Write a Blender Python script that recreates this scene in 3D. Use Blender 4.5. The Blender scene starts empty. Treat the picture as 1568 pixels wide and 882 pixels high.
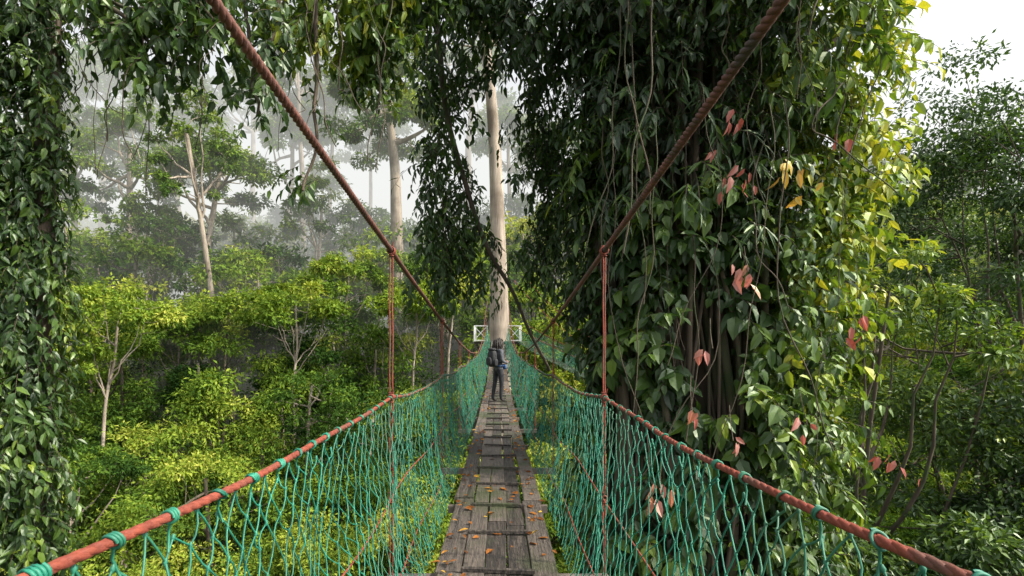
import bpy, math, numpy as np
from mathutils import Vector, Matrix
rng = np.random.default_rng(11)
scene = bpy.context.scene
R = math.radians

# ------------------------------------------------------------------ helpers
def nrm(a):
    return a / (np.linalg.norm(a, axis=-1, keepdims=True) + 1e-9)

def loc(b, e, d):
    """survey position: bearing slope b, elevation slope e, distance d (m)"""
    return np.array([b * d, d, e * d], float)

class MB:
    def __init__(s):
        s.v = []; s.f = []; s.n = 0
    def add(s, verts, faces, mat=0, val=0.5, smooth=False):
        verts = np.asarray(verts, float).reshape(-1, 3)
        faces = np.asarray(faces, int)
        nf = len(faces)
        if nf == 0: return
        val = np.broadcast_to(np.asarray(val, float), (nf,)) if np.ndim(val) == 0 else np.asarray(val, float)
        s.v.append(verts)
        s.f.append((faces + s.n, mat, val, smooth))
        s.n += len(verts)
    def mesh(s, name, mats):
        me = bpy.data.meshes.new(name)
        V = np.concatenate(s.v)
        me.vertices.add(len(V)); me.vertices.foreach_set("co", V.astype(np.float32).ravel())
        loops = np.concatenate([f[0].ravel() for f in s.f])
        tot = np.concatenate([np.full(len(f[0]), f[0].shape[1]) for f in s.f])
        st = np.concatenate([[0], np.cumsum(tot)[:-1]])
        mi = np.concatenate([np.full(len(f[0]), f[1]) for f in s.f])
        vv = np.concatenate([f[2] for f in s.f])
        sm = np.concatenate([np.full(len(f[0]), f[3]) for f in s.f])
        me.loops.add(len(loops)); me.loops.foreach_set("vertex_index", loops.astype(np.int32))
        me.polygons.add(len(tot)); me.polygons.foreach_set("loop_start", st.astype(np.int32))
        for m in mats: me.materials.append(m)
        me.update(calc_edges=True)
        me.polygons.foreach_set("material_index", mi.astype(np.int32))
        me.polygons.foreach_set("use_smooth", sm.astype(bool))
        at = me.attributes.new("v", 'FLOAT', 'FACE')
        at.data.foreach_set("value", vv.astype(np.float32))
        me.update()
        return me
    def obj(s, name, mats, parent=None):
        o = bpy.data.objects.new(name, s.mesh(name, mats))
        scene.collection.objects.link(o)
        if parent: o.parent = parent
        return o

def empty(name, l=(0, 0, 0)):
    o = bpy.data.objects.new(name, None); o.location = l
    o.empty_display_size = 0.3
    scene.collection.objects.link(o); return o

def tubes(mb, P, r, sides=4, mat=0, val=0.5, smooth=True):
    P = np.asarray(P, float)
    if P.ndim == 2: P = P[None]
    E, M, _ = P.shape
    T = nrm(np.gradient(P, axis=1))
    ov = P[:, -1] - P[:, 0]
    ref = np.zeros((E, 3)); ref[np.arange(E), np.argmin(np.abs(ov), axis=1)] = 1
    S = nrm(np.cross(T, ref[:, None, :])); B = np.cross(T, S)
    r = np.asarray(r, float)
    if r.ndim == 0: r = np.full((E, M), float(r))
    elif r.ndim == 1: r = np.broadcast_to(r[None], (E, M)) if len(r) == M else np.broadcast_to(r[:, None], (E, M))
    a = np.arange(sides) * 2 * np.pi / sides
    V = P[:, :, None] + r[:, :, None, None] * (S[:, :, None] * np.cos(a)[None, None, :, None] + B[:, :, None] * np.sin(a)[None, None, :, None])
    idx = np.arange(E * M * sides).reshape(E, M, sides)
    nx = np.roll(idx, -1, axis=2)
    F = np.stack([idx[:, :-1], nx[:, :-1], nx[:, 1:], idx[:, 1:]], -1)
    v = np.asarray(val, float)
    if v.ndim == 1: v = np.repeat(v, (M - 1) * sides)
    mb.add(V, F.reshape(-1, 4), mat, v if v.ndim else float(v), smooth)

def box(mb, c, s, mat=0, val=0.5, rot=None):
    c = np.asarray(c, float); s = np.asarray(s, float) / 2
    q = np.array([[-1,-1,-1],[1,-1,-1],[1,1,-1],[-1,1,-1],[-1,-1,1],[1,-1,1],[1,1,1],[-1,1,1]], float) * s
    if rot is not None: q = q @ np.array(rot).T
    mb.add(q + c, [[0,3,2,1],[4,5,6,7],[0,1,5,4],[1,2,6,5],[2,3,7,6],[3,0,4,7]], mat, val)

def beam(mb, a, b, w, h, mat=0, val=0.5):
    a = np.asarray(a, float); b = np.asarray(b, float)
    t = nrm(b - a); up = np.array([0, 0, 1.]) if abs(t[2]) < .9 else np.array([0, 1., 0])
    s = nrm(np.cross(t, up)); u = np.cross(s, t)
    V = []
    for p in (a, b):
        for i, j in ((-1,-1),(1,-1),(1,1),(-1,1)): V.append(p + s*i*w/2 + u*j*h/2)
    mb.add(V, [[0,1,2,3],[7,6,5,4],[0,4,5,1],[1,5,6,2],[2,6,7,3],[3,7,4,0]], mat, val)

def leaves(mb, P, A, N, L, W, mat=0, val=0.5, detail=True, curl=0.25):
    n = len(P)
    A = nrm(A); S = nrm(np.cross(N, A)); N = np.cross(A, S)
    L = np.broadcast_to(L, (n,)); W = np.broadcast_to(W, (n,))
    if detail:
        loc_ = np.array([[0,0,0],[.34,0,-.02],[.7,0,-.05],[1,0,-.02],[.27,.5,.14],[.66,.40,.12],[.27,-.5,.14],[.66,-.40,.12]])
        tri = np.array([[0,1,4],[2,3,5],[0,6,1],[2,7,3]]); quad = np.array([[1,2,5,4],[1,6,7,2]])
    else:
        loc_ = np.array([[0,0,0],[.45,.5,.12],[1,0,-.03],[.45,-.5,.12]])
        tri = np.array([[0,2,1],[0,3,2]]); quad = None
    cu = curl * rng.uniform(.2, 1.6, n)
    t = loc_[:, 0]
    V = P[:, None] + A[:, None] * (t[None, :, None] * L[:, None, None]) \
        + S[:, None] * (loc_[:, 1][None, :, None] * W[:, None, None]) \
        + N[:, None] * ((loc_[:, 2][None, :] * W[:, None] - (t**2)[None] * (cu * L)[:, None])[..., None])
    k = len(loc_)
    base = (np.arange(n) * k)[:, None, None]
    val = np.broadcast_to(val, (n,))
    nb = mb.n
    mb.add(V.reshape(-1, 3), (base + tri[None]).reshape(-1, 3), mat, np.repeat(val, len(tri)))
    if quad is not None:
        q = (base + quad[None]).reshape(-1, 4) + nb
        mb.f.append((q, mat, np.repeat(val, len(quad)), False))

def sprigs(mb, P, D, L, nl, leafL, ratio=.4, sag=.6, v=.5, vn=.15, mat=0, tmat=1, detail=True, droop=.6):
    K = len(P)
    if K == 0: return
    D = nrm(D); L = np.broadcast_to(L, (K,)); v = np.broadcast_to(v, (K,))
    t = (np.arange(nl) + .6) / nl
    dn = np.array([0, 0, -1.])
    pos = P[:, None] + D[:, None] * (L[:, None] * t)[..., None] + dn * (sag * L[:, None] * t**2)[..., None]
    T = nrm(D[:, None] + dn * (2 * sag * t)[None, :, None])
    rnd = rng.normal(0, .35, (K, nl, 3))
    S = nrm(np.cross(T, nrm(np.array([0, 0, 1.]) + rng.normal(0, .4, (K, 1, 3)))))
    sg = np.where(np.arange(nl) % 2 == 0, 1., -1.)[None, :, None]
    sg = np.broadcast_to(sg, (K, nl, 1)).copy(); sg[:, -1] *= .1
    A = nrm(T * .55 + S * sg * .8 + dn * droop + rnd)
    N = nrm(np.array([0, 0, 1.]) + D[:, None] * .7 + rng.normal(0, .35, (K, nl, 3)))
    LL = leafL * rng.uniform(.6, 1.25, (K, nl)) * np.broadcast_to(rng.uniform(.75, 1.2, (K, 1)), (K, nl))
    vv = v[:, None] + rng.normal(0, vn, (K, nl))
    leaves(mb, pos.reshape(-1, 3), A.reshape(-1, 3), N.reshape(-1, 3), LL.ravel(), LL.ravel() * ratio * rng.uniform(.8, 1.2, K * nl), mat, np.clip(vv.ravel(), 0, 1), detail)
    tt = np.linspace(0, 1, 4)
    tw = P[:, None] + D[:, None] * (L[:, None] * tt)[..., None] + dn * (sag * L[:, None] * tt**2)[..., None]
    tubes(mb, tw, np.array([.005, .004, .003, .002]) * (leafL / .15), 3, tmat, .4)

def smooth_line(pts, n, noise=0.):
    pts = np.asarray(pts, float)
    s = np.linspace(0, len(pts) - 1, n)
    q = np.stack([np.interp(s, np.arange(len(pts)), pts[:, k]) for k in range(3)], 1)
    w = max(1, n // (len(pts) * 2))
    if w > 1:
        pad = np.concatenate([q[:1] + (q[:1]-q[1:2])*np.arange(w,0,-1)[:,None], q, q[-1:] + (q[-1:]-q[-2:-1])*np.arange(1,w+1)[:,None]])
        ker = np.ones(2*w+1) / (2*w+1)
        q = np.stack([np.convolve(pad[:, k], ker, 'valid') for k in range(3)], 1)
    if noise:
        ph = rng.uniform(0, 6.28, (3, 3)); x = np.linspace(0, 1, n)
        for k in range(3):
            for j in range(3):
                q[:, k] += noise / (j + 1) * (np.sin(x * (5 + 7 * j) + ph[k, j]) - np.sin(ph[k, j]))
    return q

# ------------------------------------------------------------------ materials
def newmat(name):
    m = bpy.data.materials.new(name); m.use_nodes = True
    nt = m.node_tree; nt.nodes.clear()
    out = nt.nodes.new('ShaderNodeOutputMaterial')
    return m, nt, out

def ramp(nt, stops):
    r = nt.nodes.new('ShaderNodeValToRGB')
    e = r.color_ramp.elements
    while len(e) < len(stops): e.new(.5)
    for i, (p, c) in enumerate(stops):
        e[i].position = p; e[i].color = (*c, 1)
    return r

def leafmat(name, stops, trans=.35, rough=.45, gloss=0.05, tint=(1.9, 1.7, .6)):
    m, nt, out = newmat(name); L = nt.links.new
    at = nt.nodes.new('ShaderNodeAttribute'); at.attribute_name = 'v'
    r = ramp(nt, stops); L(at.outputs['Fac'], r.inputs[0])
    bs = nt.nodes.new('ShaderNodeBsdfDiffuse')
    L(r.outputs[0], bs.inputs['Color'])
    tr = nt.nodes.new('ShaderNodeBsdfTranslucent')
    hs = nt.nodes.new('ShaderNodeMix'); hs.data_type = 'RGBA'; hs.blend_type = 'MULTIPLY'
    hs.inputs[0].default_value = 1
    L(r.outputs[0], hs.inputs[6]); hs.inputs[7].default_value = (*tint, 1)
    L(hs.outputs[2], tr.inputs[0])
    mx = nt.nodes.new('ShaderNodeMixShader'); mx.inputs[0].default_value = trans
    L(bs.outputs[0], mx.inputs[1]); L(tr.outputs[0], mx.inputs[2])
    last = mx.outputs[0]
    if gloss:
        gl = nt.nodes.new('ShaderNodeBsdfGlossy'); gl.inputs['Roughness'].default_value = rough; gl.inputs['Color'].default_value = (.9, 1, .85, 1)
        m2 = nt.nodes.new('ShaderNodeMixShader'); m2.inputs[0].default_value = gloss
        L(last, m2.inputs[1]); L(gl.outputs[0], m2.inputs[2]); last = m2.outputs[0]
    L(last, out.inputs[0])
    return m

def noisemat(name, c1, c2, scale=5, rough=.8, stretch=(1, 1, 1), bump=.0, detail=5, c3=None, s3=2., metal=0, useV=0., coords='Object', bd=.02):
    m, nt, out = newmat(name); L = nt.links.new
    tc = nt.nodes.new('ShaderNodeTexCoord'); mp = nt.nodes.new('ShaderNodeMapping')
    mp.inputs['Scale'].default_value = stretch; L(tc.outputs[coords], mp.inputs[0])
    no = nt.nodes.new('ShaderNodeTexNoise'); no.inputs['Scale'].default_value = scale; no.inputs['Detail'].default_value = detail
    no.inputs['Roughness'].default_value = .65
    L(mp.outputs[0], no.inputs[0])
    fac = no.outputs[0]
    if useV:
        at = nt.nodes.new('ShaderNodeAttribute'); at.attribute_name = 'v'
        a = nt.nodes.new('ShaderNodeMath'); a.operation = 'MULTIPLY_ADD'
        L(at.outputs['Fac'], a.inputs[0]); a.inputs[1].default_value = useV; a.inputs[2].default_value = -useV / 2
        b = nt.nodes.new('ShaderNodeMath'); b.operation = 'ADD'; L(fac, b.inputs[0]); L(a.outputs[0], b.inputs[1]); fac = b.outputs[0]
    r = ramp(nt, [(.3, c1), (.7, c2)]); L(fac, r.inputs[0])
    col = r.outputs[0]
    if c3:
        n2 = nt.nodes.new('ShaderNodeTexNoise'); n2.inputs['Scale'].default_value = s3; n2.inputs['Detail'].default_value = 6
        L(tc.outputs[coords], n2.inputs[0])
        r2 = ramp(nt, [(.5, (0, 0, 0)), (.68, (1, 1, 1))]); L(n2.outputs[0], r2.inputs[0])
        mx = nt.nodes.new('ShaderNodeMix'); mx.data_type = 'RGBA'
        L(r2.outputs[0], mx.inputs[0]); L(col, mx.inputs[6]); mx.inputs[7].default_value = (*c3, 1); col = mx.outputs[2]
    bs = nt.nodes.new('ShaderNodeBsdfPrincipled'); L(col, bs.inputs['Base Color'])
    bs.inputs['Roughness'].default_value = rough; bs.inputs['Metallic'].default_value = metal
    if bump:
        bp = nt.nodes.new('ShaderNodeBump'); bp.inputs['Strength'].default_value = bump; bp.inputs['Distance'].default_value = bd
        L(no.outputs[0], bp.inputs['Height']); L(bp.outputs[0], bs.inputs['Normal'])
    L(bs.outputs[0], out.inputs[0])
    return m

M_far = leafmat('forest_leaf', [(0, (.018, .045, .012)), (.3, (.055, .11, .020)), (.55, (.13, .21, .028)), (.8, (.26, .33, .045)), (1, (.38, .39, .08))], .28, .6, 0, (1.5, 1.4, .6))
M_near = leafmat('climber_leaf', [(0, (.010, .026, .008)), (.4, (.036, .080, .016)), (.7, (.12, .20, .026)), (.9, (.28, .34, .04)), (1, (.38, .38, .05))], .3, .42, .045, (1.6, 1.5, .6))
M_red = leafmat('young_red_leaf', [(0, (.36, .06, .045)), (.5, (.44, .18, .16)), (.8, (.45, .25, .10)), (1, (.55, .38, .05))], .35, .4, .04, (1.4, 1.1, .9))
M_dead = leafmat('fallen_leaf', [(0, (.10, .04, .015)), (.5, (.28, .11, .03)), (1, (.46, .30, .05))], .05, .6, 0)
M_bark = noisemat('bark', (.035, .026, .018), (.12, .09, .065), 6, .9, (1, 1, .15), .6, c3=(.04, .06, .02))
M_pale = noisemat('pale_bark', (.14, .11, .085), (.46, .39, .31), 2.2, .85, (1, 1, .12), .8, detail=8, c3=(.13, .10, .07), s3=.35, bd=.1)
M_wood = noisemat('weathered_plank', (.020, .016, .013), (.120, .098, .080), 9, .75, (6, .5, 3), .8, c3=(.038, .050, .016), s3=1.6, useV=.45)
M_rope = noisemat('twisted_cable_rope', (.06, .024, .018), (.17, .065, .045), 30, .75, bump=.3, c3=(.05, .035, .028), s3=6)
M_rail = noisemat('red_rail_rope', (.12, .024, .014), (.27, .058, .030), 25, .7, bump=.3, c3=(.11, .05, .035), s3=5)
M_net = noisemat('green_netting', (.004, .080, .052), (.018, .24, .15), 8, .55, c3=(.035, .12, .065), s3=2)
M_white = noisemat('white_railing_paint', (.62, .64, .62), (.8, .8, .78), 3, .6)
M_metal = noisemat('crossbeam_steel', (.06, .05, .045), (.16, .13, .11), 8, .6)

# ------------------------------------------------------------------ camera, light, world
cam = bpy.data.cameras.new('camera'); camo = bpy.data.objects.new('camera', cam)
scene.collection.objects.link(camo); scene.camera = camo
cam.sensor_width = 36; cam.lens = 18; cam.shift_x = .014; cam.shift_y = .049
cam.clip_start = .05; cam.clip_end = 6000
camo.location = (0, 0, 0); camo.rotation_euler = (R(90), 0, 0)

SUN_AZ, SUN_EL = R(104), R(46)
sd = Vector((math.sin(SUN_AZ) * math.cos(SUN_EL), math.cos(SUN_AZ) * math.cos(SUN_EL), math.sin(SUN_EL)))
sun = bpy.data.lights.new('sun', 'SUN'); sun.energy = 5; sun.angle = R(.5); sun.color = (1, .90, .72)
suno = bpy.data.objects.new('sun', sun); scene.collection.objects.link(suno)
suno.rotation_euler = (-sd).to_track_quat('-Z', 'Y').to_euler(); suno.location = (20, 5, 30)

w = bpy.data.worlds.new('World'); scene.world = w; w.use_nodes = True
nt = w.node_tree; nt.nodes.clear()
sky = nt.nodes.new('ShaderNodeTexSky'); sky.sky_type = 'NISHITA'; sky.sun_disc = False
sky.sun_elevation = SUN_EL; sky.sun_rotation = SUN_AZ; sky.dust_density = 6; sky.air_density = 1.; sky.altitude = 200
hs = nt.nodes.new('ShaderNodeHueSaturation'); hs.inputs['Saturation'].default_value = .2; hs.inputs['Value'].default_value = 2.35
bg = nt.nodes.new('ShaderNodeBackground'); bg.inputs[1].default_value = .15
wo = nt.nodes.new('ShaderNodeOutputWorld')
nt.links.new(sky.outputs[0], hs.inputs['Color']); nt.links.new(hs.outputs[0], bg.inputs[0]); nt.links.new(bg.outputs[0], wo.inputs[0])
scene.view_settings.view_transform = 'Standard'; scene.view_settings.look = 'None'; scene.view_settings.exposure = 0

# ------------------------------------------------------------------ terrain
def canopy(x, y):
    x = np.asarray(x, float); y = np.asarray(y, float)
    r = np.interp(y, [-60, 5, 14, 22, 34, 48, 60, 80, 110, 160, 400, 1500], [-9, -10, -10, -8.8, -5.8, 1, 6.5, 13, 21, 30, 45, 60])
    side = np.clip((x - 4) / 12, 0, 1) * 3.0
    und = 1.8 * np.sin(x * .11 + 1) + 1.4 * np.sin(y * .09 + x * .05)
    return r + side + und * np.clip((y - 20) / 40, 0.3, 2)
xs = np.concatenate([-np.geomspace(3000, 130, 14), np.linspace(-120, 120, 81), np.geomspace(130, 3000, 14)])
ys = np.concatenate([-np.geomspace(3000, 70, 12), np.linspace(-60, 200, 88), np.geomspace(215, 3000, 16)])
X, Y = np.meshgrid(xs, ys)
Z = canopy(X, Y) - 13 + .4 * np.sin(X * .7) * np.cos(Y * .6)
g = MB(); nx = len(xs); ny = len(ys)
idx = np.arange(nx * ny).reshape(ny, nx)
g.add(np.stack([X, Y, Z], -1), np.stack([idx[:-1, :-1], idx[:-1, 1:], idx[1:, 1:], idx[1:, :-1]], -1).reshape(-1, 4), 0, .5, True)
M_ground = noisemat('forest_floor', (.02, .03, .01), (.06, .075, .02), 1.5, .95, detail=8, bump=.5)
g.obj('ground', [M_ground])

# ------------------------------------------------------------------ trees
def clump_leaves(mb, C, Rad, n, size, ratio, v, mat=0, flat=.6, sub=7, detail=False, vs=.10):
    K = len(C); ns = max(1, n // sub)
    u = rng.normal(0, 1, (K, ns, 3)); u[..., 2] = np.abs(u[..., 2]) * 1.0 - .45
    u = nrm(u)
    rr = rng.uniform(.55, 1.08, (K, ns, 1))
    rad = np.stack([Rad, Rad, Rad * flat], -1)[:, None]
    sc = C[:, None] + u * rr * rad
    off = rng.normal(0, 1, (K, ns, sub, 3)) * (Rad[:, None, None, None] * .14)
    pos = sc[:, :, None] + off
    N = nrm(u[:, :, None] * .7 + np.array([0, 0, .9]) + rng.normal(0, .45, (K, ns, sub, 3)))
    A = nrm(nrm(off) * .8 + u[:, :, None] * .5 + np.array([0, 0, -.35]) + rng.normal(0, .4, (K, ns, sub, 3)))
    L = size * rng.uniform(.6, 1.3, K * ns * sub)
    vv = (v[:, None, None] + rng.normal(0, vs, (K, ns, 1)) + rng.normal(0, .06, (K, ns, sub))).ravel()
    leaves(mb, pos.reshape(-1, 3), A.reshape(-1, 3), N.reshape(-1, 3), L, L * ratio, mat, np.clip(vv, 0, 1), detail, .2)

def limbs(mb, tl, C, nmain, tr, mat=1, seg=8, lo=.55):
    n = len(tl); top = tl[-1]
    k = min(nmain, len(C)); ids = rng.choice(len(C), k, replace=False)
    L = []
    for i in ids:
        s = tl[int(rng.uniform(lo, .98) * (n - 1))]
        m = s * .55 + C[i] * .45 + np.array([0, 0, -.06 * np.linalg.norm(C[i] - s)])
        m[:2] += (C[i] - s)[:2] * .12
        L.append(smooth_line([s, m, C[i]], seg, .02 * np.linalg.norm(C[i] - s)))
    L = np.array(L)
    tubes(mb, L, np.linspace(tr * .42, tr * .08, seg), 5, mat, .5)
    pts = L[:, 2:].reshape(-1, 3)
    S = []
    for c in C:
        dd = np.linalg.norm(pts - c, axis=1) + np.maximum(pts[:, 2] - c[2], 0) * 2
        s = pts[np.argmin(dd)]
        if np.linalg.norm(s - c) > .2:
            S.append(smooth_line([s, (s + c) / 2 + rng.normal(0, .05, 3) * np.linalg.norm(s - c) * 2, c], 5))
    if S: tubes(mb, np.array(S), np.linspace(tr * .16, tr * .05, 5), 4, mat, .5)

def crown_pts(n, H, Hc, Rc, umbrella):
    a = rng.uniform(0, 6.283, n)
    if umbrella:
        q = np.sqrt(rng.uniform(.02, 1, n))
        C = np.stack([np.cos(a) * q * Rc, np.sin(a) * q * Rc, H - Hc * (.15 + .6 * q**2) + rng.normal(0, Hc * .12, n)], -1)
    else:
        t = rng.uniform(0, 1, n) ** .9
        q = np.sqrt(np.clip(1 - (1 - np.clip(t * 2.6, 0, 1)) ** 2, .02, 1)) * (1 - .30 * t) * rng.uniform(.45, 1, n)
        C = np.stack([np.cos(a) * q * Rc, np.sin(a) * q * Rc, H - Hc * t - Rc * .18], -1)
    return C

def grow(mb, base, H, Rc, Hc, nclump, nleaf, size, tr, flat=.6, umbrella=False, crad=.32, bend=.6, ratio=.5, detail=False, v0=.4, bark=1, nmain=7, vs=.1, taper=.5, lo=.55):
    base = np.asarray(base, float)
    C = crown_pts(nclump, H, Hc, Rc, umbrella)
    top = np.array([rng.normal(0, bend), rng.normal(0, bend), H - Hc * (.45 if umbrella else .3)])
    C[:, :2] += top[:2] * .8
    rad = Rc * crad * rng.uniform(.55, 1.2, nclump)
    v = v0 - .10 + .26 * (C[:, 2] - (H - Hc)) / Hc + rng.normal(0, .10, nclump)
    tl = smooth_line([[0, 0, -4], [rng.normal(0, bend*.3), rng.normal(0, bend*.3), H * .4], top], 18, .12)
    tubes(mb, tl + base, np.linspace(tr, tr * taper, 18), 8, bark, .5)
    limbs(mb, tl + base, C + base, nmain, tr, bark, lo=lo)
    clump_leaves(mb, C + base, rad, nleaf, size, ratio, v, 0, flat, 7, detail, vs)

fm_ = MB(); y = 10.5; cnt = 0
while y < 150:
    st = 3.7 if y < 24 else (4.3 if y < 42 else (5.2 if y < 80 else 7.5))
    lim = y * 1.10 + 6
    for x in np.arange(-lim, lim, st):
        xx = x + rng.uniform(-.45, .45) * st; yy = y + rng.uniform(-.45, .45) * st
        if 30 < yy < 46 and abs(xx) < 4.5: continue
        topz = float(canopy(xx, yy)) + rng.normal(0, 1.1 if yy < 26 else 1.8)
        um = rng.uniform() < (.18 if yy < 45 else .4)
        if um and yy > 28: topz += rng.uniform(.5, 4.5)
        if abs(xx) < 3.5 and yy < 34: topz = min(topz, -6.)
        sz = max(.16, .0085 * yy) if yy < 60 else .0100 * yy
        Rc = st * rng.uniform(.6, 1.0); Hc = rng.uniform(5, 8) if yy < 40 else rng.uniform(6, 10)
        nc = int(rng.integers(22, 34) if yy < 40 else rng.integers(16, 24))
        area = Rc * Hc * (5.0 if yy < 60 else 3.6)
        nl = int(np.clip(area / (sz * sz * .26) / nc, 36, 400))
        v0 = np.clip(rng.normal(.40, .21) + (.12 if (yy < 30 and xx < 0) else 0) + (.06 if 36 < yy < 70 else 0), .06, .9)  # mid-distance crowns get a sunlit lift in the leaf colour itself
        tr = rng.uniform(.12, .22)
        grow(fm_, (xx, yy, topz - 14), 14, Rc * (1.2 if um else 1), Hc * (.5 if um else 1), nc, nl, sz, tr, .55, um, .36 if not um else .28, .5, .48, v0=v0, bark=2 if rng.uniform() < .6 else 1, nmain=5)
        cnt += 1
    y += st
ux = []
for yy in np.arange(8, 62, 3.2):
    for xx in np.arange(-yy * 1.1 - 6, yy * 1.1 + 6, 3.2):
        a, b = xx + rng.uniform(-1, 1), yy + rng.uniform(-1, 1)
        zt = float(canopy(a, b)) - rng.uniform(3.6, 6.5)
        if 1.2 < a < 3.8 and 5.8 < b < 8.4: continue
        ux.append([a, b, zt])
ux = np.array(ux)
clump_leaves(fm_, ux, rng.uniform(1.8, 2.8, len(ux)), 190, .32, .5, np.clip(rng.normal(.26, .14, len(ux)), .05, .7), 0, .6)
print('forest trees', cnt, 'verts', fm_.n)
fm_.obj('distant_forest', [M_far, M_bark, M_pale])

for b, e, d, Rc, Hc, nc, tr in [(-.548, .50, 58, 4.2, 15, 26, .42), (-.715, .47, 82, 7, 18, 34, .75), (-.57, .375, 74, 8.5, 7, 34, .65), (-.195, .62, 76, 9, 24, 44, 1.10), (-.83, .46, 90, 8, 14, 30, .7),
                      (-.66, .42, 110, 7, 16, 26, .5), (-.42, .46, 100, 9, 18, 34, .75), (-.33, .52, 105, 8, 16, 34, .6), (-.48, .54, 125, 10, 20, 34, .8), (-.25, .46, 120, 8, 16, 30, .6), (-.90, .36, 85, 8, 9, 30, .5), (-.77, .58, 115, 11, 22, 40, .9),
                      (.03, .46, 100, 8, 14, 30, .6), (.12, .42, 90, 8, 12, 30, .5), (.735, .33, 62, 5, 12, 24, .4), (.80, .33, 95, 8, 14, 30, .5), (.66, .36, 100, 8, 10, 30, .5), (.9, .36, 80, 6, 14, 26, .4), (-.06, .60, 110, 9, 20, 34, .9),
                      (-.36, .33, 84, 6, 14, 26, .45), (-.50, .27, 84, 6, 10, 24, .4), (-.28, .30, 88, 6, 14, 26, .45), (-.68, .28, 75, 5, 10, 24, .4), (-.62, .55, 105, 9, 22, 36, .7), (-.38, .62, 95, 9, 20, 34, .6)]:
    p = loc(b, e, d); m = MB(); H = 44
    grow(m, (0, 0, 0), H, Rc, Hc, nc, int(np.clip(8.0 * (Rc * .24) ** 2 / ((.0085 * d) ** 2 * .26), 40, 500)), .0085 * d, tr, .5, True, .24, 1.2, .5, v0=.42, nmain=6, lo=.78)
    o = m.obj('emergent_tree', [M_far, M_pale]); o.location = (p[0], p[1], p[2] - H)
for b, e, d, Rc in [(-.775, .12, 36, 3.6), (-.40, .12, 44, 4), (-.17, .12, 46, 3.8), (-.62, .06, 50, 4.5), (.75, .1, 40, 4), (-.30, .17, 52, 4), (-.88, .05, 34, 3.4)]:
    p = loc(b, e, d); m = MB()
    grow(m, (0, 0, 0), 16, Rc, 4.5, 24, 210, .0085 * d, .15, .5, True, .27, .5, .5, v0=.56, nmain=6)
    o = m.obj('small_tree', [M_far, M_pale]); o.location = (p[0], p[1], p[2] - 16)
for (x, y, zt, Rc, Hc, nc, nl, v0) in [(15.0, 15.5, 8.6, 4.2, 10, 84, 330, .24), (18.5, 20.0, 6.2, 5, 9, 60, 300, .28), (12.8, 14.0, -.4, 3.4, 6, 60, 320, .44), (9.4, 13.5, 2.6, 2.2, 3.6, 18, 240, .66), (10.5, 9.5, -3.4, 3.2, 5, 60, 320, .26), (7.0, 11, -3.6, 2.6, 4.5, 44, 300, .38), (13.5, 12, -1.5, 2.6, 6, 50, 300, .2)]:
    m = MB(); grow(m, (0, 0, 0), 26, Rc, Hc, nc, nl, .17, .16, .5, True, .24, .4, .45, v0=v0, nmain=9, taper=.22)
    o = m.obj('spreading_tree', [M_near, M_bark]); o.location = (x, y, zt - 26)

# ------------------------------------------------------------------ platform tree
mb = MB()
tl = smooth_line([[0.1, 37.6, -24], [.05, 37.6, -3], [0, 37.6, 6], [-.45, 37.8, 16], [-1.2, 38, 24], [-2.2, 38, 34]], 40, .06)
tubes(mb, tl, np.interp(np.linspace(0, 1, 40), [0, .35, .45, .6, 1], [1.05, .66, .54, .42, .25]), 18, 1, .5)
C = []
for i in range(22):
    k = rng.integers(28, 40); a = rng.uniform(0, 6.28); q = rng.uniform(2, 8)
    C.append(tl[k] + np.array([math.cos(a) * q, math.sin(a) * q, rng.uniform(1, 6)]))
C = np.array(C)
limbs(mb, tl, C, 8, .6, 1, lo=.7)
clump_leaves(mb, C, rng.uniform(1.2, 2.2, 22), 260, .34, .5, rng.normal(.4, .1, 22), 0, .5)
mb.obj('platform_tree', [M_far, M_pale])

# ------------------------------------------------------------------ suspension walkway
bridge = empty('canopy_walkway')
gy = np.linspace(-4, 36, 2001)
def sm(xp, fp, w=90):
    q = np.interp(gy, xp, fp); pad = np.pad(q, w, mode='reflect', reflect_type='odd')
    return np.convolve(pad, np.ones(2*w+1) / (2*w+1), 'valid')
_D = sm([-4, 0, 1.3, 3.56, 6.8, 10, 14.5, 20, 28, 36], [-1.48, -1.52, -1.54, -1.6, -1.68, -1.74, -1.77, -1.80, -1.35, -.22])
_C = sm([-4, -1, 1.36, 3.56, 6.8, 10, 14, 19, 24, 36], [1.7, 1.27, .93, .60, .225, -.10, -.40, -.56, -.2, 2.6], 45)
D = lambda y: np.interp(y, gy, _D)
CB = lambda y: np.interp(y, gy, _C)
SUSP = np.arange(-2.92, 35, 3.24)
def RL(y):
    ph = ((np.asarray(y) - SUSP[0]) % 3.24) / 3.24
    return D(y) + 1.19 - .24 * ph * (1 - ph)
HW = .74

def strand_rope(mb, line, rr, pitch, mat, val=.5, sides=6, off=.52, sr=.56):
    s = np.concatenate([[0], np.cumsum(np.linalg.norm(np.diff(line, axis=0), axis=1))])
    T = nrm(np.gradient(line, axis=0)); S = nrm(np.cross(T, [0, 0, 1.])); B = np.cross(T, S)
    for k in range(3):
        a = s / pitch * 2 * np.pi + k * 2.0944
        q = line + rr * off * (S * np.cos(a)[:, None] + B * np.sin(a)[:, None])
        tubes(mb, q, rr * sr, sides, mat, val)

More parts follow.
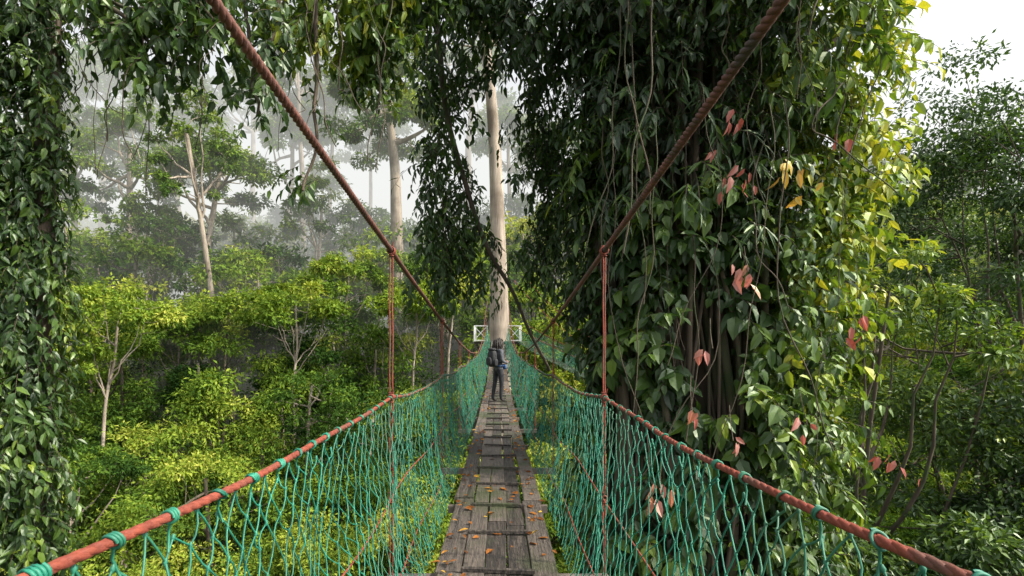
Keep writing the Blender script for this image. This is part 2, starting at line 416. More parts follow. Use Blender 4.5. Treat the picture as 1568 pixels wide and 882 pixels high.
ry = np.concatenate([np.arange(-3.5, 8, .010), np.arange(8, 36, .05)])
mc = MB(); mr = MB(); mn = MB(); ms = MB()
for sgn in (-1, 1):
    cx = sgn * (HW + .018 * np.clip(3.5 - ry, 0, 4))
    strand_rope(mc, np.stack([cx + 0 * ry, ry, CB(ry)], 1), .0175, .095, 0, off=.47, sr=.60)
    wob = .012 * np.sin(ry * 2.3 + sgn) + .006 * np.sin(ry * 5.1)
    strand_rope(mr, np.stack([sgn * HW + wob, ry, RL(ry)], 1), .0115, .11, 0, off=.30, sr=.75)
    for i, sy in enumerate(SUSP):
        ztop = float(CB(sy)); zr = float(RL(sy)); zb = float(D(sy)) - .10
        for o_ in (-.008, .008):
            n = 40; tz = np.linspace(0, 1, n)
            ln = np.stack([sgn * HW + o_ + .002 * np.sin(tz * 30) + 0 * tz, sy + o_ + .004 * np.sin(tz * 9 + o_ * 500), ztop + (zb - ztop) * tz], 1)
            tubes(ms, ln, .0055, 5, 0)
        for zc, axis in ((ztop, 'c'), (zr, 'r'), ((zr + zb) / 2 - .05, 'm')):
            for j in range(4 if axis != 'm' else 2):
                th = np.linspace(0, 6.6, 16); rr = .026 if axis == 'c' else (.019 if axis == 'r' else .014)
                tubes(ms, np.stack([sgn * HW + np.cos(th) * rr, sy + (j - 1.5) * .012 + 0 * th, zc + np.sin(th) * rr], 1), .006, 5, 0)
            th = np.linspace(0, 6.6, 12)
            for dz in (-.035, -.022, .03):
                tubes(ms, np.stack([sgn * HW + np.cos(th) * .016, sy + np.sin(th) * .016, zc + dz + 0 * th], 1), .005, 5, 0)
            tubes(ms, np.array([[sgn*HW, sy, zc], [sgn*HW+.012, sy-.015, zc+.03], [sgn*HW+.02, sy-.02, zc+.06]]), np.array([.005,.005,.004]), 5, 0)
    for fr, xx in ((.52, .665), (.86, .57)):
        yy = np.arange(-3, 35, .1)
        z = D(yy) + 1.17 * (1 - fr) + .03 * np.sin(yy * 1.94); tubes(ms, np.stack([sgn * (xx + .012) + .01 * np.sin(yy * 3), yy, z], 1), .0048, 5, 0)
mc.obj('suspension_cable', [M_rope], bridge)
mr.obj('hand_rope', [M_rail], bridge)
ms.obj('suspender_rope', [M_rail], bridge)

def net(mb, y0, y1, cw, rows, P, r, jit=.012, sides=4, segs=3, curve=.05):
    cols = int((y1 - y0) / cw)
    I, J = np.meshgrid(np.arange(cols + 1), np.arange(rows + 1), indexing='ij')
    s = y0 + (I + .5 * (J % 2)) * cw; f = J / rows
    q = P(s, f)
    am = np.where((J == 0), .1, 1.)[..., None]
    q = q + rng.normal(0, jit, q.shape) * am
    e0 = []; e1 = []
    for j in range(rows):
        a = q[:, j]; b = q[:, j + 1]
        e0.append(a); e1.append(b)
        if j % 2 == 0: e0.append(a[1:]); e1.append(b[:-1])
        else: e0.append(a[:-1]); e1.append(b[1:])
    A = np.concatenate(e0); B = np.concatenate(e1)
    keep = rng.uniform(0, 1, len(A)) > .004
    A = A[keep]; B = B[keep]
    t = np.linspace(0, 1, segs)[None, :, None]
    L = A[:, None] * (1 - t) + B[:, None] * t
    if segs > 2:
        Ln = np.linalg.norm(B - A, axis=1)[:, None, None]
        L = L + rng.normal(0, curve, (len(A), 1, 3)) * Ln * 4 * t * (1 - t)
        L[..., 2] -= (.05 * Ln * 4 * t * (1 - t))[..., 0]
    tubes(mb, L, r, sides, 0)
    return q

def netP(sgn):
    def P(s, f):
        top = RL(s) - .02 - .035 * (np.abs(((s / .18) % 1) - .5) < .26) * (f < .01)
        bot = D(s) - .03
        bl = (f > .01) * np.sin(np.pi * np.clip(f, 0, 1))
        x = sgn * (HW - .24 * f + bl * (.05 + .025 * np.sin(s * 3.1 + f * 4) + .015 * np.sin(s * 8.3 + f * 7)))
        yy = s + bl * (.03 * np.sin(s * 2.1 + f * 5) + .015 * np.sin(s * 6.7 + 3 * f))
        return np.stack([x, yy, top + (bot - top) * f + .02 * bl * np.sin(s * 4.3 + f * 6)], -1)
    return P
for sgn in (-1, 1):
    q = net(mn, -1.5, 5, .092, 15, netP(sgn), .0027, .006, 5, 4)
    qn = q[(q[..., 1] < 4)]
    K = np.stack([qn + np.array([0, -.003, -.008]), qn, qn + np.array([0, .003, .008])], 1)
    tubes(mn, K, np.array([.002, .0058, .002]), 6, 0)
    net(mn, 5.02, 14, .096, 14, netP(sgn), .0025, .008, 4, 3)
    net(mn, 14, 36, .12, 12, netP(sgn), .0032, .010, 3, 2)
    for ky in np.arange(-1, 36, .18):
        yk = ky + rng.normal(0, .012)
        if yk > 9 and rng.uniform() < .3: continue
        zc = float(RL(yk)); n = 44 if yk < 4 else 18
        turns = rng.choice([1.3, 2.3, 3.2]); th = np.linspace(0, 6.283 * turns, n)
        wv = .0085 * turns; sl = rng.normal(0, .008)
        xw = sgn * HW + .012 * math.sin(yk * 2.3 + sgn) + .006 * math.sin(yk * 5.1)
        ln = np.stack([xw + np.cos(th) * .0145, yk + wv * (th / th[-1] - .5) + sl * np.sin(th), zc + np.sin(th) * .0145], 1)
        tubes(mn, ln, .0036, 6, 0)
        if yk < 7:
            tail = np.array([[xw, yk, zc - .014], [xw + sgn * .01, yk + .01, zc - .04], [xw - sgn * .006, yk - rng.normal(0, .02), zc - .075]])
            tubes(mn, tail, np.array([.0036, .0035, .003]), 5, 0)
mn.obj('green_safety_net', [M_net], bridge)

# deck
md = MB()
edges = [(-.43, -.245), (-.237, -.088), (-.080, .076), (.084, .238), (.246, .43)]
for (a, b) in edges:
    yb = -3.5 - rng.uniform(0, 2)
    while yb < 35.8:
        ln = rng.uniform(1.5, 2.8); ye = min(yb + ln, 36.0)
        dz = rng.uniform(-.008, .008); v = rng.uniform(0, 1); jx = rng.normal(0, .007)
        ns = 6; yy = np.linspace(yb, ye - rng.uniform(.008, .03), ns)
        wn = rng.normal(0, .005, (ns, 2)); sk = rng.normal(0, .006)
        V = []
        for k in range(ns):
            zt = float(D(max(yy[k], -4))) + dz
            xa = a + jx + wn[k, 0] + sk * k / ns; xb = b + jx + wn[k, 1] + sk * k / ns
            V += [[xa, yy[k], zt - .035], [xb, yy[k], zt - .035], [xb, yy[k], zt - .005], [xb - .005, yy[k], zt], [xa + .005, yy[k], zt], [xa, yy[k], zt - .005]]
        F = []
        for k in range(ns - 1):
            for j in range(6):
                F.append([k*6 + j, k*6 + (j+1) % 6, (k+1)*6 + (j+1) % 6, (k+1)*6 + j])
        md.add(V, F, 0, v)
        e = (ns - 1) * 6
        md.add(V, [[5,4,3,2,1,0], [e, e+1, e+2, e+3, e+4, e+5]], 0, v)
        yb = ye
for i, by in enumerate(np.arange(-2.6, 35.6, .76)):
    yb = by + rng.normal(0, .05); z = float(D(yb))
    rx = .245 + rng.normal(0, .015); sk = rng.normal(0, .015)
    beam(md, [-rx, yb - sk, z + .020], [rx, yb + sk, z + .020], .034, .024, 0, rng.uniform(.0, .35))
for i, by in enumerate(np.arange(-2.92, 35, 1.62)):
    z = float(D(by)) - .085
    w_ = HW + .03 if i % 2 == 0 else .5
    beam(md, [-w_, by, z], [w_, by, z], .06, .07, 1, .4)
md.obj('plank_deck', [M_wood, M_metal], bridge)

# fallen leaves on deck
ml = MB(); n = 620
yy = 1.5 + 28 * rng.uniform(0, 1, n) ** 1.4
xx = np.clip(rng.normal(0, .3, n), -.41, .41)
xx = np.where(rng.uniform(0, 1, n) < .6, np.sign(xx) * rng.uniform(.25, .42, n), xx)
P_ = np.stack([xx, yy, D(yy) + .016], 1)
a = rng.uniform(0, 6.28, n)
Lf = rng.uniform(.025, .095, n)
leaves(ml, P_, np.stack([np.cos(a), np.sin(a), .05 + 0*a], 1), np.array([0, 0, 1.]) + rng.normal(0, .25, (n, 3)), Lf, Lf * rng.uniform(.35, .65, n), 0, np.clip(rng.normal(.34, .28, n), 0, 1), True, .15)
ml.obj('fallen_leaves', [M_dead])

# ------------------------------------------------------------------ platform
plat = empty('tree_platform')
mp_ = MB(); z0 = -.22
for i in range(15):
    yb = 36.05 + i * .2
    if 36.75 < yb < 38.5:
        box(mp_, (-1.22, yb, z0 - .03), (.82, .185, .05), 0, rng.uniform(0, 1)); box(mp_, (1.22, yb, z0 - .03), (.82, .185, .05), 0, rng.uniform(0, 1))
    else: box(mp_, (0, yb, z0 - .03), (3.3, .185, .05), 0, rng.uniform(0, 1))
for yb in (36.1, 38.7): beam(mp_, [-1.65, yb, z0 - .14], [1.65, yb, z0 - .14], .09, .16, 0, .3)
for xb in (-1.55, 1.55, -.9, .9): beam(mp_, [xb, 36.0, z0 - .30], [xb, 38.9, z0 - .30], .08, .14, 0, .3)
for xb in (-1.4, 1.4): beam(mp_, [xb, 36.5, z0 - .4], [xb * .45, 37.2, z0 - 2.6], .09, .09, 0, .3)
mp_.obj('platform_deck', [M_wood], plat)
mw = MB()
def panel(a, b, h=1.1):
    a = np.array(a, float); b = np.array(b, float); u = np.array([0, 0, h])
    for p in (a, b): beam(mw, p - [0, 0, .02], p + u, .06, .06)
    for fz in (.06, .99): beam(mw, a + u * fz, b + u * fz, .055, .055)
    beam(mw, a + u * .08, b + u * .97, .035, .035); beam(mw, a + u * .97 + [0, .04, 0], b + u * .08 + [0, .04, 0], .035, .035)
panel([-1.65, 36, z0], [-.74, 36, z0]); panel([.74, 36, z0], [1.65, 36, z0])
panel([-1.65, 36.1, z0], [-1.65, 37.4, z0]); panel([-1.65, 37.45, z0], [-1.65, 38.85, z0])
panel([1.65, 37.45, z0], [1.65, 38.85, z0])
mw.obj('white_railing', [M_white], plat)

# side walkway leaving the platform to the right
side = empty('side_walkway')
m2 = MB(); m3 = MB(); m4 = MB()
A0 = np.array([1.7, 36.3, -.25]); B0 = np.array([9.5, 24.5, -3.6])
dirv = nrm((B0 - A0) * [1, 1, 0]); sv = np.array([dirv[1], -dirv[0], 0])
def sline(t, off, up):
    t = np.asarray(t, float)[..., None]
    p = A0 + (B0 - A0) * t + sv * off
    return p + np.array([0, 0, 1.]) * (up - 2.0 * t * (1 - t))
for off in (-.55, .55):
    def PP(s, f, off=off):
        return sline(s, off * 1.2, 1.1) * (1 - f[..., None]) + sline(s, off * .8, 0) * f[..., None]
    net(m2, 0, 1, .0085, 10, PP, .006, .01, 3, 2)
    t = np.linspace(0, 1, 60); tubes(m3, sline(t, off * 1.2, 1.12), .02, 5)
    tubes(m3, sline(t, off * 1.2, 0) + np.array([0, 0, 1.]) * (1.3 + 3 * (1 - t) ** 2)[:, None], .02, 5)
for t in np.linspace(0, 1, 60)[:-1]:
    beam(m4, sline(t, -.4, 0), sline(t, .4, 0), .2, .03, 0, rng.uniform(0, 1))
m2.obj('side_net', [M_net], side); m3.obj('side_rope', [M_rail], side); m4.obj('side_deck', [M_wood], side)

# ------------------------------------------------------------------ big vine-covered tree (right)
tree = empty('vine_covered_tree')
tb = MB()
nz = 90; zz = np.linspace(-26, 9, nz); sides = 40
th = np.arange(sides) * 2 * np.pi / sides
cx = 2.45 + .12 * np.sin(zz * .4); cy = 7.1 + .1 * np.cos(zz * .33)
rad = (.78 + .05 * np.sin(zz * .9))[:, None] * (1 + .10 * np.sin(th * 5 + zz[:, None] * .25) + .05 * np.sin(th * 11 - zz[:, None] * .5))
V = np.stack([cx[:, None] + rad * np.cos(th), cy[:, None] + rad * np.sin(th), np.broadcast_to(zz[:, None], rad.shape)], -1)
idx = np.arange(nz * sides).reshape(nz, sides); nxx = np.roll(idx, -1, 1)
tb.add(V, np.stack([idx[:-1], nxx[:-1], nxx[1:], idx[1:]], -1).reshape(-1, 4), 0, .5, True)
for i in range(70):
    a = rng.uniform(2.6, 6.6); n = 60; z = np.linspace(-9, 8, n)
    aa = a + rng.normal(0, .3) * np.sin(z * rng.uniform(.2, .6) + rng.uniform(0, 6)) + .05 * z * rng.normal(0, 1)
    rr = .82 + rng.uniform(0, .35) + .05 * np.sin(z * 1.3 + i)
    tubes(tb, np.stack([2.45 + rr * np.cos(aa), 7.1 + rr * np.sin(aa), z], 1), rng.uniform(.015, .06), 6, 0)
for p0, p1, r0 in [((2.9, 7.0, 2.6), (5.4, 6.6, 4.6), .12), ((2.9, 7.2, 1.2), (4.7, 6.4, 2.6), .07), ((2.4, 6.8, 4.0), (-1.8, 6.4, 5.6), .11), ((2.2, 6.8, 3.8), (.6, 5.2, 4.8), .08),
                   ((2.8, 6.8, 4.5), (3.9, 4.6, 5.6), .1), ((2.8, 7, 0), (4.5, 6.3, .6), .05), ((2.4, 7.2, 5.0), (-4.8, 6.2, 5.2), .1), ((2.9, 6.8, -1.2), (4.3, 6.2, -1.6), .04)]:
    p0 = np.array(p0); p1 = np.array(p1)
    tubes(tb, smooth_line([p0, (p0 + p1) / 2 + [0, 0, .25], p1], 24, .09), np.linspace(r0, r0 * .3, 24), 8, 0)
for i in range(40):
    x0 = rng.uniform(1.1, 4.2); y0 = rng.uniform(4.7, 6.4); z1 = rng.uniform(1.5, 4.5); ll = rng.uniform(1, 4.0)
    tubes(tb, smooth_line([[x0, y0, z1], [x0 + rng.normal(0, .15), y0, z1 - ll * .5], [x0 + rng.normal(0, .25), y0, z1 - ll]], 20, .05), rng.uniform(.003, .008), 4, 0)
tb.obj('trunk_and_lianas', [M_bark], tree)

fl = MB()
def column(mb, cx, cy, z0, z1, K, r0, r1, nl, leafL, L, v, a0=0, a1=6.283, sag=.7, ratio=.38, lump=.25, vn=.12, gap=0.):
    a = rng.uniform(a0, a1, K); z = rng.uniform(z0, z1, K)
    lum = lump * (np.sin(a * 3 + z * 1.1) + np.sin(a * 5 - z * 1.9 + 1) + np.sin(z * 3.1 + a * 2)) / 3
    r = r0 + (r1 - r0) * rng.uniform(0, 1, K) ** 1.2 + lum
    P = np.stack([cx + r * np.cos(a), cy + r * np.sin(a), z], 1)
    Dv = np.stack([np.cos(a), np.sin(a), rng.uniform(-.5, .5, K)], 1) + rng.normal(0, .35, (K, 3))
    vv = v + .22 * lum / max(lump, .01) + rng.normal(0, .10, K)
    keep = P[:, 0] > 1.0 if cx > 0 else np.ones(K, bool)
    if gap: keep &= (np.sin(a * 6 + z * .7 + 2) + np.sin(z * 2.3 - a * 3)) > -gap
    sprigs(mb, P[keep], Dv[keep], (L * rng.uniform(.6, 1.3, K))[keep], nl, leafL, ratio, sag, vv[keep], vn)
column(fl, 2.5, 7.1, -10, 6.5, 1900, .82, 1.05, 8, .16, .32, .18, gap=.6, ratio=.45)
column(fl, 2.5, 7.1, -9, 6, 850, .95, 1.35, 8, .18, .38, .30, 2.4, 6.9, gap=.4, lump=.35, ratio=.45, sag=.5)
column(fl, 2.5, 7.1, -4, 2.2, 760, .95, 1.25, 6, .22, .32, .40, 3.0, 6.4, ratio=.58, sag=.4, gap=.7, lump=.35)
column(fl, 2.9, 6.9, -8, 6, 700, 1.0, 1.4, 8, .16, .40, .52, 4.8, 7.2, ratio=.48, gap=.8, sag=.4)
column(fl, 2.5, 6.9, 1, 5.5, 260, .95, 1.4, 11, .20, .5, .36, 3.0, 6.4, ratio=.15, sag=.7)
def cloud(mb, c, rad, K, nl, leafL, L, v, ratio=.4, sag=.6, mat=0, vn=.13):
    c = np.array(c, float)
    u = nrm(rng.normal(0, 1, (K, 3))) * rng.uniform(.3, 1, (K, 1)) ** .5
    P = c + u * np.array(rad)
    Dv = u + rng.normal(0, .5, (K, 3)) * .8
    sprigs(mb, P, Dv, L * rng.uniform(.6, 1.3, K), nl, leafL, ratio, sag, v + rng.normal(0, .1, K), vn, mat)
for c, rd, K, v in [((1.55, 6.4, 3.4), (.6, .8, 1.6), 260, .10), ((1.5, 6.8, 1.4), (.45, .6, 1.4), 180, .13), ((1.4, 6.9, .4), (.25, .5, .6), 40, .18),  # low leaf tones paint the shade on the tree's left and top
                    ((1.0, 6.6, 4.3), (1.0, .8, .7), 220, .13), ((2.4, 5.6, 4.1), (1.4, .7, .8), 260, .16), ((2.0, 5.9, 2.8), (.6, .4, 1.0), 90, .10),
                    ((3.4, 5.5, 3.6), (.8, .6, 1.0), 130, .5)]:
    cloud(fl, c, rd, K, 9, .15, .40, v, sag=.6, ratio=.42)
for c, rd, K, v in [((4.0, 6.4, 3.6), (.8, .6, 1.1), 190, .82), ((4.5, 6.6, 3.9), (.6, .6, .8), 90, .86), ((4.1, 6.4, 2.2), (.6, .5, .7), 120, .82), ((3.8, 6.2, 1.2), (.5, .5, .7), 90, .72),  # sunlit right-hand branches: the sunlight is put into brighter leaf tones
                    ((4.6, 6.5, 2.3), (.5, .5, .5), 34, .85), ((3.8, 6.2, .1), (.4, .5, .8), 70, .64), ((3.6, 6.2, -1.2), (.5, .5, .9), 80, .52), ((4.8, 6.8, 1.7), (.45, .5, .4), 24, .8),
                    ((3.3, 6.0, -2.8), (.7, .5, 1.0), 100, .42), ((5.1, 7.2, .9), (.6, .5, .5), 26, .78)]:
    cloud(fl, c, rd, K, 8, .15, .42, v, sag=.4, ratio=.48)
fl.obj('climber_foliage', [M_near, M_bark], tree)
rd = MB()
for b, e, d, n, v in [(.49, .13, 5.0, 8, .5), (.47, .31, 5.2, 9, .3), (.46, .42, 5.2, 5, .2), (.70, .03, 5.4, 6, .2), (.605, -.17, 5, 3, .3), (.38, -.14, 4.9, 4, .5), (.32, -.31, 4.6, 7, .5),
                      (.56, .33, 5.2, 7, .95), (.60, .29, 5.4, 4, 1.), (.46, -.20, 4.9, 3, .5), (.75, -.22, 6, 4, .35), (.42, -.02, 4.9, 3, .5), (.44, .36, 5.3, 3, .3), (.79, -.26, 6, 3, .3), (.68, .40, 5.6, 3, .2)]:
    p = loc(b, e, d)
    P = p + rng.normal(0, .07, (n, 3)); A = np.stack([rng.normal(0, .5, n), rng.normal(0, .4, n), -1 + 0 * rng.normal(0, 1, n)], 1)
    Nn = np.array([0, -1., .3]) + rng.normal(0, .5, (n, 3)); L = rng.uniform(.10, .19, n)
    leaves(rd, P, A, Nn, L, L * .42, 0, np.clip(v + rng.normal(0, .10, n), 0, 1))
    tubes(rd, smooth_line([p + [.1, .3, .3], p + [.02, .1, .15], p], 8), .004, 4, 1)
rd.obj('young_red_leaves', [M_red, M_bark], tree)

# ------------------------------------------------------------------ hanging vine curtain in the middle
def vine(mb, pts, K, nl, leafL, L, v, r=.012, spread=.12, sag=1.0, ratio=.33, vn=.12):
    ln = smooth_line(pts, 40, .05)
    tubes(mb, ln, np.linspace(r, r * .5, 40), 6, 1)
    k = rng.integers(0, 40, K)
    P = ln[k] + rng.normal(0, spread, (K, 3))
    Dv = rng.normal(0, 1, (K, 3)); Dv[:, 2] = -np.abs(Dv[:, 2]) * .5
    sprigs(mb, P, Dv, L * rng.uniform(.5, 1.3, K), nl, leafL, ratio, sag, v + rng.normal(0, .08, K), vn)
hv = MB()
vine(hv, [loc(-.13, .68, 8), loc(-.08, .41, 8), loc(-.02, .20, 8.2), loc(.05, .06, 8.6), loc(.10, -.07, 9)], 10, 7, .13, .3, .3, .05)
for b, e0, e1, d, K, sp in [(-.135, .66, .12, 8.0, 90, .14), (-.10, .60, .10, 8.2, 100, .15), (-.115, .40, .12, 7.8, 66, .17), (-.06, .34, .10, 8.2, 45, .12), (-.035, .24, .10, 8.4, 24, .08),
                            (-.05, .66, .46, 8, 60, .2), (.035, .66, .28, 8.2, 50, .12), (.055, .50, .16, 8.2, 50, .10), (.085, .5, .12, 8.2, 80, .14), (.11, .4, .10, 8.2, 70, .14), (.10, .20, .06, 8.3, 24, .12), (.0, .68, .56, 7.6, 60, .2), (.12, .66, .2, 8.0, 110, .2)]:
    vine(hv, [loc(b, e0, d), loc(b + rng.normal(0, .01), (e0 + e1) / 2, d), loc(b + rng.normal(0, .015), e1, d)], K, 9, .14, .36, .28, .01, sp, ratio=.38)
hv.obj('hanging_vine_curtain', [M_near, M_bark])

# ------------------------------------------------------------------ overhead branches, top left
ob = MB()
for pts, K, v, sp in [([loc(-.98, .72, 6), loc(-.80, .66, 5.8), loc(-.66, .64, 5.6), loc(-.50, .70, 5.6)], 110, .40, .2),
                  ([loc(-.85, .74, 5.5), loc(-.70, .63, 5.5), loc(-.66, .55, 5.4)], 76, .40, .17),
                  ([loc(-.62, .74, 5.5), loc(-.56, .65, 5.5), loc(-.53, .59, 5.5)], 66, .38, .17),
                  ([loc(-.2, .75, 6), loc(-.33, .68, 6), loc(-.44, .63, 6)], 110, .72, .2),  # this branch and the next are coloured brighter to look lit
                  ([loc(-.2, .75, 6.4), loc(-.26, .64, 6.4), loc(-.29, .55, 6.4)], 90, .68, .19),
                  ([loc(-.1, .72, 6.4), loc(-.20, .64, 6.4), loc(-.22, .55, 6.4)], 76, .45, .19),
                  ([loc(-.1, .74, 7), loc(-.25, .73, 7), loc(-.55, .75, 7)], 160, .42, .25),
                  ([loc(-.42, .7, 5.6), loc(-.45, .54, 5.6), loc(-.455, .42, 5.6)], 22, .3, .1),
                  ([loc(-.36, .7, 5.8), loc(-.38, .50, 5.8), loc(-.39, .30, 5.8)], 9, .3, .08),
                  ([loc(-.50, .7, 5.8), loc(-.49, .60, 5.8), loc(-.49, .46, 5.8)], 10, .3, .08),
                  ([loc(.05, .72, 7), loc(-.05, .68, 7), loc(-.14, .66, 7)], 130, .28, .22)]:
    vine(ob, pts, K, 9, .145, .38, v, .03, sp, .6, .46)
for i in range(26):
    b = rng.uniform(-.85, -.2); d = rng.uniform(5.2, 6.5); e1 = rng.uniform(.28, .5)
    tubes(ob, smooth_line([loc(b, .7, d), loc(b + rng.normal(0, .02), .55, d), loc(b + rng.normal(0, .03), e1, d)], 24, .06), rng.uniform(.003, .007), 4, 1)
ob.obj('overhanging_branch', [M_near, M_bark])

# left vine-clad trunk
lt = MB()
tubes(lt, smooth_line([[-5.4, 5.8, -26], [-5.35, 5.8, -4], [-5.3, 5.7, 1], [-5.2, 5.7, 7]], 50, .05), .11, 10, 1)
column(lt, -5.30, 5.75, -8, 5.2, 2700, .08, .30, 8, .12, .24, .38, ratio=.40, sag=1.0, lump=.12)
lt.obj('vine_clad_trunk', [M_near, M_bark])

# ------------------------------------------------------------------ hiker
def skin_body(name, V, Ed, Rr, parent, mats, paint=None, sub=2):
    me = bpy.data.meshes.new(name); me.from_pydata(V, Ed, [])
    o = bpy.data.objects.new(name, me); scene.collection.objects.link(o)
    sk = o.modifiers.new('skin', 'SKIN'); sk.use_smooth_shade = True
    for i, r in enumerate(Rr):
        me.skin_vertices[0].data[i].radius = r if isinstance(r, tuple) else (r, r)
        me.skin_vertices[0].data[i].use_root = (i == 0)
    ss = o.modifiers.new('sub', 'SUBSURF'); ss.levels = sub; ss.render_levels = sub
    dg = bpy.context.evaluated_depsgraph_get(); dg.update()
    m2 = bpy.data.meshes.new_from_object(o.evaluated_get(dg))
    o.modifiers.clear(); o.data = m2
    m2.materials.clear()
    for m in mats: m2.materials.append(m)
    if paint:
        for p in m2.polygons: p.material_index = paint(p.center); p.use_smooth = True
    o.parent = parent
    return o
M_jkt = noisemat('grey_jacket', (.045, .05, .06), (.12, .13, .15), 14, .9, bump=.5)
M_tro = noisemat('dark_trousers', (.012, .014, .018), (.035, .038, .045), 10, .9, bump=.4)
M_skin = noisemat('skin', (.30, .17, .11), (.38, .22, .15), 8, .6)
M_hair = noisemat('dark_hair', (.006, .005, .004), (.03, .022, .016), 40, .6, bump=.8)
M_shoe = noisemat('shoe', (.02, .018, .016), (.05, .045, .04), 12, .8)
M_pack = noisemat('black_backpack', (.008, .009, .011), (.03, .032, .036), 18, .8, bump=.4)
M_blue = noisemat('blue_waist_bag', (.02, .06, .16), (.04, .10, .25), 10, .8)
hk = empty('hiker')
V = [(0,0,.93),(0,-.005,1.06),(0,-.01,1.22),(0,-.02,1.38),(0,-.01,1.47),(0,.01,1.53),(0,.02,1.61),(0,.02,1.68),
     (.10,0,.88),(.115,.03,.50),(.12,.0,.10),(.12,.05,.045),(.125,.17,.035),
     (-.10,0,.88),(-.10,-.05,.50),(-.10,-.13,.11),(-.10,-.09,.045),(-.11,.03,.035),
     (.17,-.02,1.41),(.22,-.03,1.14),(.13,.20,1.08),(.08,.26,1.09),
     (-.17,-.02,1.41),(-.22,-.01,1.14),(-.12,.21,1.12),(-.06,.27,1.12)]
Ed = [(0,1),(1,2),(2,3),(3,4),(4,5),(5,6),(6,7),(0,8),(8,9),(9,10),(10,11),(11,12),(0,13),(13,14),(14,15),(15,16),(16,17),
      (3,18),(18,19),(19,20),(20,21),(3,22),(22,23),(23,24),(24,25)]
Rr = [(.15,.11),(.145,.10),(.155,.11),(.15,.105),.06,.058,(.075,.09),(.062,.075),
      .095,.065,.045,.045,.03, .095,.065,.045,.045,.03, .07,.055,.037,.030, .07,.055,.037,.030]
def paint(c):
    if c.z < .09: return 3
    if c.z < .90: return 1
    if c.z > 1.49: return 2
    if c.y > .225: return 2
    return 0
skin_body('body', V, Ed, Rr, hk, [M_jkt, M_tro, M_skin, M_shoe], paint)
fm = MB()
for sx in (1, -1):
    bx = sx * .075
    for k in range(4):
        z = 1.125 - k * .02; ln = (.07, .078, .074, .06)[k]
        pts = smooth_line([[bx, .265, z], [bx - sx * .012, .265 + ln * .55, z + .004], [bx - sx * .04, .265 + ln * .72, z]], 8)
        tubes(fm, pts, np.linspace(.0095, .0065, 8), 7, 0)
    tubes(fm, smooth_line([[bx - sx * .01, .255, 1.10], [bx - sx * .035, .265, 1.14], [bx - sx * .05, .285, 1.15]], 8), np.linspace(.011, .008, 8), 7, 0)
fm.obj('fingers', [M_skin], hk)
cm = MB(); box(cm, (.01, .305, 1.10), (.11, .05, .075)); tubes(cm, [[.01, .33, 1.10], [.01, .375, 1.10]], .03, 12)
cm.obj('handheld_camera', [M_pack], hk)
fc = MB()
tubes(fc, [[0, .10, 1.635], [0, .125, 1.605], [0, .112, 1.595]], np.array([.008, .014, .008]), 6, 0)
for sx in (1, -1):
    tubes(fc, [[sx*.078, .02, 1.65], [sx*.088, .01, 1.625], [sx*.078, .02, 1.60]], np.array([.006, .014, .006]), 6, 0)
    tubes(fc, [[sx*.018, .103, 1.637], [sx*.032, .105, 1.64], [sx*.046, .098, 1.637]], np.array([.003, .008, .003]), 6, 1)
tubes(fc, [[-.025, .103, 1.57], [0, .11, 1.568], [.025, .103, 1.57]], np.array([.003, .007, .003]), 6, 1)
fc.obj('face', [M_skin, M_hair], hk)
hb = MB(); K = 420
u = nrm(rng.normal(0, 1, (K, 3))); u[:, 2] = np.abs(u[:, 2]) * 1.2 - .3; u = nrm(u)
u = u[(u[:, 1] < .45) | (u[:, 2] > .6)]
c0 = np.array([0, .0, 1.645]); rr = np.array([.088, .105, .105])
p0 = c0 + u * rr * .9; p1 = c0 + u * rr * 1.28 + rng.normal(0, .012, u.shape); p1[:, 2] -= .03
p2 = p1 + u * .02 + rng.normal(0, .015, u.shape); p2[:, 2] -= np.where(u[:, 1] < .2, .10, .01)
tubes(hb, np.stack([p0, p1, p2], 1), np.array([.018, .022, .008]), 5, 0)
hb.obj('hair', [M_hair], hk)
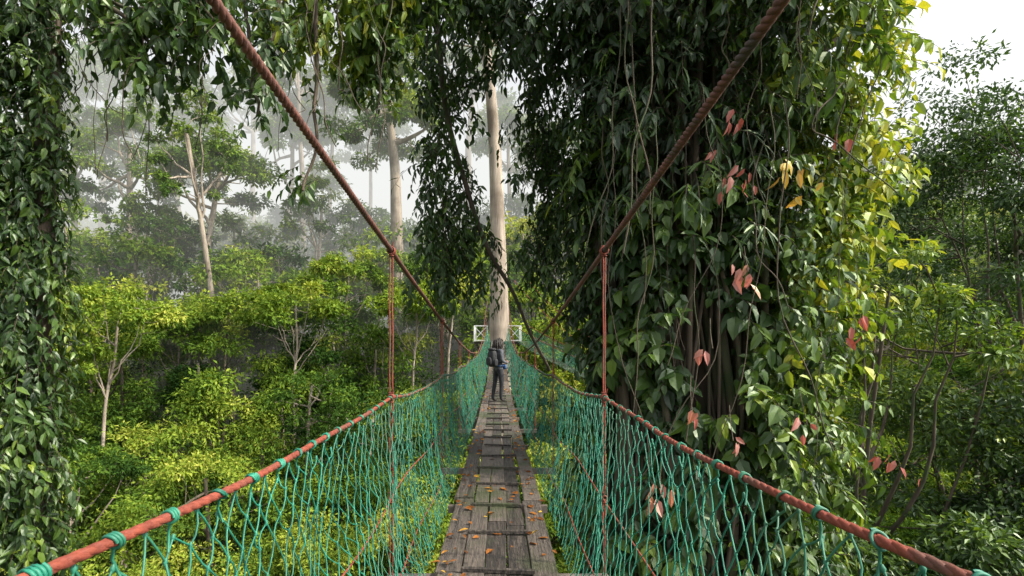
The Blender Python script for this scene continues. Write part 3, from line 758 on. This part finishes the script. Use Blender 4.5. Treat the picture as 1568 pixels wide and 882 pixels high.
def softbox(mb, c, s, p=3.2, mat=0, n=20):
    u = np.linspace(-np.pi/2, np.pi/2, n); v_ = np.linspace(0, 2*np.pi, 2*n, endpoint=False)
    U, W_ = np.meshgrid(u, v_, indexing='ij'); f = lambda q: np.sign(q) * np.abs(q) ** (2 / p)
    V = np.stack([f(np.cos(U)) * f(np.cos(W_)) * s[0]/2, f(np.cos(U)) * f(np.sin(W_)) * s[1]/2, f(np.sin(U)) * s[2]/2], -1) + np.array(c)
    idx = np.arange(n*2*n).reshape(n, 2*n); nn = np.roll(idx, -1, 1)
    mb.add(V, np.stack([idx[:-1], nn[:-1], nn[1:], idx[1:]], -1).reshape(-1, 4), mat, .5, True)
bk = MB()
softbox(bk, (0, -.21, 1.21), (.30, .20, .48)); softbox(bk, (0, -.32, 1.13), (.22, .09, .24)); softbox(bk, (0, -.21, 1.46), (.25, .18, .09))
for sx in (1, -1):
    tubes(bk, smooth_line([[sx*.10, -.12, 1.44], [sx*.11, .0, 1.50], [sx*.115, .10, 1.40], [sx*.13, .10, 1.22], [sx*.15, -.08, 1.05]], 20), .018, 6, 0)
    softbox(bk, (sx*.17, -.2, 1.1), (.07, .12, .2))
bk.obj('backpack', [M_pack], hk)
wb = MB(); softbox(wb, (.06, .135, .97), (.24, .10, .15)); tubes(wb, smooth_line([[.19*math.cos(t), .14*math.sin(t), 1.0] for t in np.linspace(0, 6.28, 16)], 32), .014, 6, 0)
wb.obj('waist_bag', [M_blue], hk)
hk.location = (0.02, 14.4, float(D(14.4)) - .006); hk.rotation_euler = (0, 0, R(-55))

# ------------------------------------------------------------------ mist (absorbing + self-luminous stands in for multiple scattering)
def mistbox(lo, hi, sig, L):
    mm = MB(); lo = np.array(lo, float); hi = np.array(hi, float)
    box(mm, (lo + hi) / 2, hi - lo)
    m, nt, out = newmat('mist_volume')
    ab = nt.nodes.new('ShaderNodeVolumeAbsorption'); ab.inputs['Color'].default_value = (0, 0, 0, 1); ab.inputs['Density'].default_value = sig
    em = nt.nodes.new('ShaderNodeEmission'); em.inputs[0].default_value = (*L, 1); em.inputs[1].default_value = sig
    ad = nt.nodes.new('ShaderNodeAddShader')
    nt.links.new(ab.outputs[0], ad.inputs[0]); nt.links.new(em.outputs[0], ad.inputs[1])
    nt.links.new(ad.outputs[0], out.inputs['Volume'])
    return mm.obj('mist', [m])
mistbox((-320, 48, -60), (320, 420, 60), .0028, (.84, .84, .78))
mistbox((-300, 80, -50), (300, 400, 56), .0125, (.92, .93, .90))
